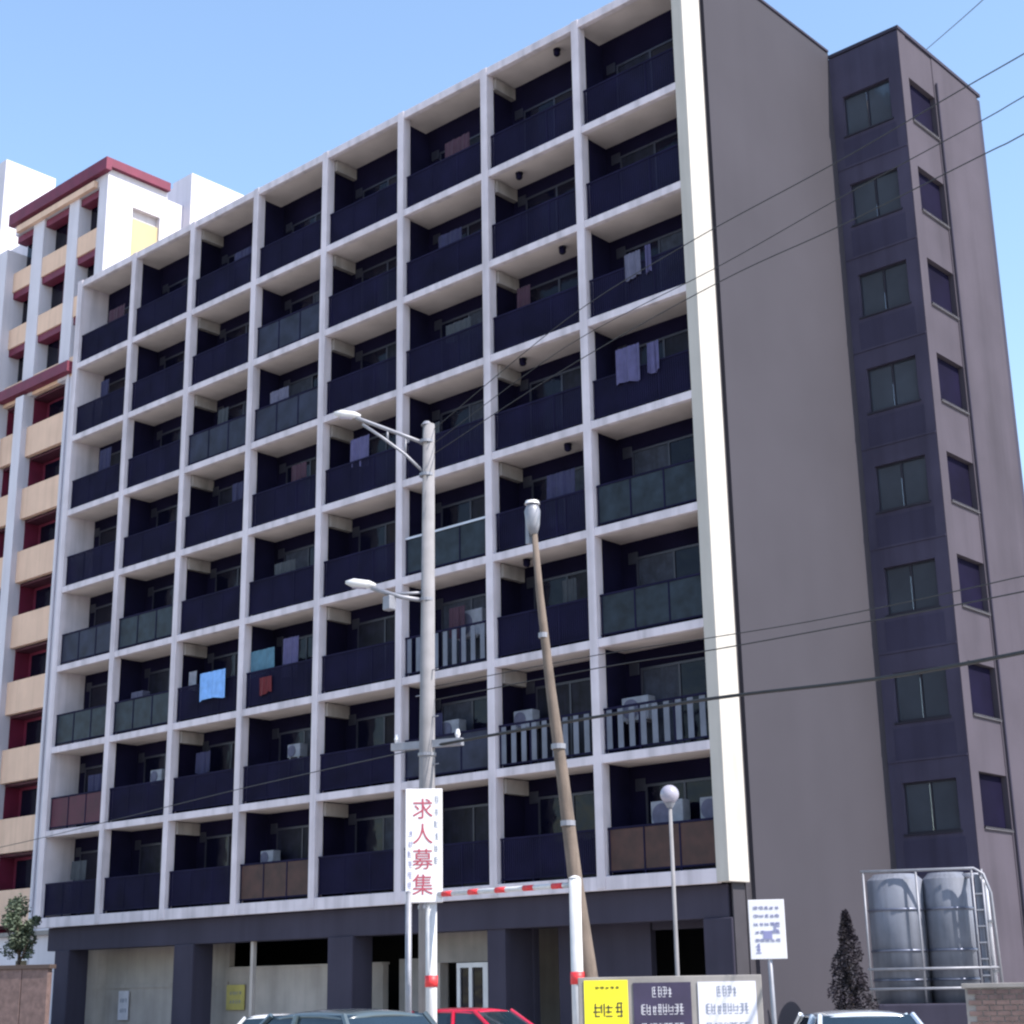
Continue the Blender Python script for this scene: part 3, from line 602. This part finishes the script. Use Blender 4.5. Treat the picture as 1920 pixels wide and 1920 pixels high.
fr.tube([(-1.35, -0.35, 4.02), (1.0, -0.35, 4.02), (1.18, -0.35, 3.9), (1.3, -0.35, 3.5), (1.36, -0.35, 1.2)], 0.032, 8)
fr.tube([(-1.35, -0.35, 2.0), (1.34, -0.35, 2.0)], 0.03, 8); fr.tube([(-1.35, -0.35, 1.6), (1.34, -0.35, 1.6)], 0.03, 8)
part('railing', fr, M_steel, tk, smooth=True)
q = MB(); q.tube([(1.22, -0.2, 1.3), (1.20, -0.2, 3.7), (1.05, -0.2, 3.88), (0.8, 0.1, 3.9)], 0.06, 10); part('pipe', q, M_alul, tk, smooth=True)
for z in (1.9, 2.9): q = MB(); q.box(1.12, 1.32, -0.28, -0.12, z, z + 0.06); part('clamp', q, M_steel, tk)
for k in range(7): q = MB(); q.box(0.97, 1.13, -0.37, -0.34, 1.5 + k * 0.33, 1.53 + k * 0.33); part('ladder_rung', q, M_steel, tk)
q = MB(); q.box(1.0, 1.12, -0.30, -0.1, 1.3, 3.9); part('side_panel', q, M_tank, tk)

# brick boundary wall at the right edge
bw = thing('boundary_wall', 'low brown brick wall with stone coping at the right edge', 'wall', (7.35, -2.4, 0), 0.35)
q = MB(); q.box(-0.6, 5.5, 0.02, 0.25, 0, 1.62); part('core', q, M_conc, bw)
q = MB(); q.box(0, 0.215, 0, 0.02, 0, 0.075); ME_br = q.mesh('brick', M_brick); nbk = 0
for r_ in range(4):
    for k in range(22):
        x_ = -0.55 + k * 0.235 + (r_ % 2) * 0.117; put('brick', ME_br, bw, (x_, random.uniform(-0.004, 0.0), 1.52 - r_ * 0.09)); nbk += 1
q = MB()
for r_ in range(4, 17):
    for k in range(22):
        x_ = -0.55 + k * 0.235 + (r_ % 2) * 0.117; q.box(x_, x_ + 0.215, 0.0, 0.019, 1.52 - r_ * 0.09, 1.595 - r_ * 0.09)
stuff(part('brickwork', q, M_brick, bw))
q = MB(); q.box(-0.65, 5.6, -0.04, 0.3, 1.622, 1.70, bev=0.01); part('coping', q, M_conc, bw)

# left boundary wall and small white shed behind it
lw = thing('boundary_wall', 'brown panelled wall with dark coping at the left edge', 'wall', (-23.4, -4.2, 0), 0.35)
for k in range(8): q = MB(); q.box(-5.0 + k * 0.93, -4.1 + k * 0.93, 0, 0.2, 0, 2.5, bev=0.01); part('panel', q, M_brick, lw)
q = MB(); q.box(-5.1, 2.5, -0.05, 0.25, 2.502, 2.62, bev=.01); part('coping', q, M_cop, lw)
sh = thing('shed', 'low pale grey outbuilding behind the left boundary wall', 'building', (-29, 1.5, 0))
q = MB(); q.box(-6, 1.0, 0, 3.5, 0, 3.75); part('wall', q, M_nwhite, sh)
q = MB(); q.box(-6.2, 1.15, -0.2, 3.7, 3.753, 3.9); part('roof', q, M_conc, sh)
q = MB(); q.box(-2, -1.2, -0.03, 0, 1.8, 3.0, bev=.01); f = part('window', q, M_alul, sh); q = MB(); q.box(-1.95, -1.25, -0.04, -0.031, 1.86, 2.94); part('pane', q, M_pane, f)

# ------------------------------------------------------------------ plants
def foliage(name, n, fn, size, mm, parent, seed):
    rr = random.Random(seed); b = bmesh.new()
    for _ in range(n):
        p = fn(rr); s_ = size * rr.uniform(0.6, 1.4); u = Vector((rr.gauss(0, 1), rr.gauss(0, 1), rr.gauss(0, .6))).normalized(); v = u.cross(Vector((rr.gauss(0, 1), rr.gauss(0, 1), rr.gauss(0, 1)))).normalized()
        vs = [b.verts.new(p + u * s_), b.verts.new(p + v * s_ * 0.45), b.verts.new(p - u * s_), b.verts.new(p - v * s_ * 0.45)]; b.faces.new(vs)
    me = bpy.data.meshes.new(name); b.to_mesh(me); b.free(); me.materials.append(mm); return put(name, me, parent)
tr = thing('small_tree', 'small green tree standing behind the left boundary wall', 'tree', (-24.2, -2.5, 0))
q = MB(); q.tube([(0, 0, 0), (0.03, 0, 1.6), (-0.05, 0.05, 2.9), (0.0, 0, 3.6)], [0.09, 0.07, 0.05, 0.03], 8)
for a in range(6): q.tube([(0, 0, 2.6 + a * 0.12), (0.5 * math.cos(a * 1.1), 0.5 * math.sin(a * 1.1), 3.4 + a * 0.1)], [0.035, 0.012], 6)
part('trunk', q, M_bark, tr, smooth=True)
cl = [(Vector((random.gauss(0, .28), random.gauss(0, .28), random.uniform(3.0, 4.5))), random.uniform(.15, .35)) for _ in range(24)]
def fcr(rr):
    c_, r_ = rr.choice(cl); d = Vector((rr.gauss(0, 1), rr.gauss(0, 1), rr.gauss(0, 1))).normalized(); return c_ + d * r_ * rr.uniform(.5, 1)
foliage('crown', 4200, fcr, 0.06, M_leaf, tr, 3)
bs = thing('shrub', 'dark conical shrub at the foot of the grey side wall', 'shrub', (3.15, -0.3, 0))
q = MB(); q.tube([(0, 0, 0), (0, 0, 2.2)], [0.06, 0.02], 6); part('stem', q, M_bark, bs)
def fcone(rr):
    z = rr.random() ** 1.3 * 3.1; a = rr.uniform(0, 6.283); r_ = (0.80 * (1 - z / 3.2) ** 0.8) * (0.72 + 0.3 * math.sin(a * 3 + z * 5) + 0.12 * math.sin(z * 11 + a)) * rr.uniform(.55, 1); return Vector((r_ * math.cos(a), r_ * math.sin(a), z + 0.05))
foliage('foliage', 9000, fcone, 0.04, M_leafd, bs, 5)

# ------------------------------------------------------------------ cars
def car(label, paint, loc, rz, L=4.2, Wd=1.7, Ht=1.45, group='parked cars'):
    t = thing('parked_car', label, 'car', (loc[0], loc[1], 0), rz, group)
    hw = Wd / 2; hL = L / 2; bz = Ht * 0.60
    q = MB()      # lower body: side profile swept across, narrowed at both ends
    prof = [(-hL, 0.32), (-hL, bz * 0.82), (-hL + 0.12, bz * 0.98), (-hL * 0.62, bz * 1.03), (hL * 0.40, bz * 1.02), (hL * 0.80, bz * 0.90), (hL - 0.04, bz * 0.74), (hL, 0.5), (hL - 0.02, 0.30)]
    rows = []
    for sx, dz in ((-1.0, -0.04), (-0.97, 0), (-0.6, .015), (0, .02), (0.6, .015), (0.97, 0), (1.0, -0.04)):
        rows.append([q.b.verts.new((x_ * (1 - 0.035 * abs(sx) ** 4), sx * hw * (1 - 0.10 * (abs(x_) / hL) ** 4), z_ + (dz if z_ > 0.4 else 0))) for x_, z_ in prof])
    n = len(prof)
    for i in range(len(rows) - 1):
        for k in range(n): q.b.faces.new((rows[i][k], rows[i][(k + 1) % n], rows[i + 1][(k + 1) % n], rows[i + 1][k]))
    q.b.faces.new(rows[0]); q.b.faces.new(rows[-1][::-1])
    body = part('body', q, paint, t)
    # cabin: roof and pillars over glass
    xb, xf, rb, rf = -hL * 0.86, hL * 0.42, -hL * 0.60, hL * 0.05
    def sec(x0, x1, y_, z_): return [(x0, -y_, z_), (x1, -y_, z_), (x1, y_, z_), (x0, y_, z_)]
    lo = sec(xb, xf, hw * 0.93, bz * 1.0); hi = sec(rb, rf, hw * 0.70, Ht - 0.06)
    q = MB(); A = [q.b.verts.new(p) for p in lo]; B = [q.b.verts.new(p) for p in hi]
    for k in range(4): q.b.faces.new((A[k], A[(k + 1) % 4], B[(k + 1) % 4], B[k]))
    q.b.faces.new(B); q.b.faces.new(A[::-1]); part('windows', q, M_cglass, t)
    q = MB(); b_ = q.b; rows = []
    for u in range(7):
        fx = rb - 0.03 + (rf - rb + 0.06) * u / 6; row = []
        for v in range(7):
            fy = -1 + v / 3; row.append(b_.verts.new((fx, fy * hw * 0.72, Ht - 0.055 * abs(fy) ** 2.5 - 0.045 * abs(u / 3 - 1) ** 2.5)))
        rows.append(row)
    for u in range(6):
        for v in range(6): b_.faces.new((rows[u][v], rows[u + 1][v], rows[u + 1][v + 1], rows[u][v + 1]))
    ro = part('roof', q, paint, t, smooth=True); md = ro.modifiers.new('thick', 'SOLIDIFY'); md.thickness = 0.05; md.offset = -1
    for sy in (-1, 1):
        for (p0, p1) in (((xf, sy * hw * .93), (rf, sy * hw * .71)), ((xb, sy * hw * .93), (rb, sy * hw * .71)), ((-0.25, sy * hw * .945), (-0.35, sy * hw * .72))):
            q = MB(); q.tube([(p0[0], p0[1], bz), (p1[0], p1[1], Ht - 0.06)], 0.035, 6); part('pillar', q, paint, t)
        q = MB(); q.box(xf - 0.25, xf - 0.1, sy * (hw + 0.08) - 0.07, sy * (hw + 0.08) + 0.07, bz, bz + 0.12, bev=.02); part('mirror', q, paint, t)
        q = MB(); q.box(hL - 0.13, hL - 0.02, sy * hw * 0.68 - 0.16, sy * hw * 0.68 + 0.16, bz * 0.68, bz * 0.80, bev=.015); part('headlight', q, M_lampg, t)
        q = MB(); q.box(-hL - 0.0, -hL + 0.1, sy * hw * 0.72 - 0.12, sy * hw * 0.72 + 0.12, bz * 0.70, bz * 0.90, bev=.015); part('tail_light', q, M_tailr, t)
        for x_ in (-hL * 0.62, hL * 0.62):
            q = MB(); q.tube([(x_, sy * (hw - 0.17), 0.31), (x_, sy * (hw + 0.005), 0.31)], 0.31, 20); wl = part('wheel', q, M_tyre, t)
            q = MB(); q.tube([(x_, sy * (hw + 0.003), 0.31), (x_, sy * (hw + 0.012), 0.31)], [0.2, 0.17], 16); part('rim', q, M_rim, wl)
    q = MB(); q.box(hL - 0.02, hL + 0.015, -0.17, 0.17, 0.42, 0.52); part('number_plate', q, M_signw, t)
    return t
P_red = mat('car_red', (0.42, 0.005, 0.03), 0.25, 0.03, coat=1); P_dark = mat('car_dark', (0.02, 0.028, 0.035), 0.2, 0.05, coat=1)
P_grn = mat('car_green_grey', (0.05, 0.07, 0.08), 0.3, 0.05, coat=1); P_wht = mat('car_white', (0.6, 0.6, 0.62), 0.25, 0.03, coat=1); P_sil = mat('car_silver', (0.6, 0.63, 0.68), 0.25, 0.05, metal=0.4, coat=1)
car('red car with its roof just showing between the gate posts', P_red, (-0.11, -7.44), 0.15, 4.1, 1.65, 1.43)
car('dark grey car with pale windscreen pillar, left of the gate post', P_grn, (6.0, -16.8), R(180), 3.7, 1.7, 1.56)
car('white car at the bottom edge under the yellow wall sign', P_wht, (-5.35, -7.45), R(38), 3.2, 1.40, 1.34)
car('silver car with a bright roof edge at the bottom right corner', P_sil, (9.2, -10.2), yaw_to_cam(9.2, -10.2) - R(90) + R(12), 4.3, 1.7, 1.40)

print('objects', len(bpy.data.objects))
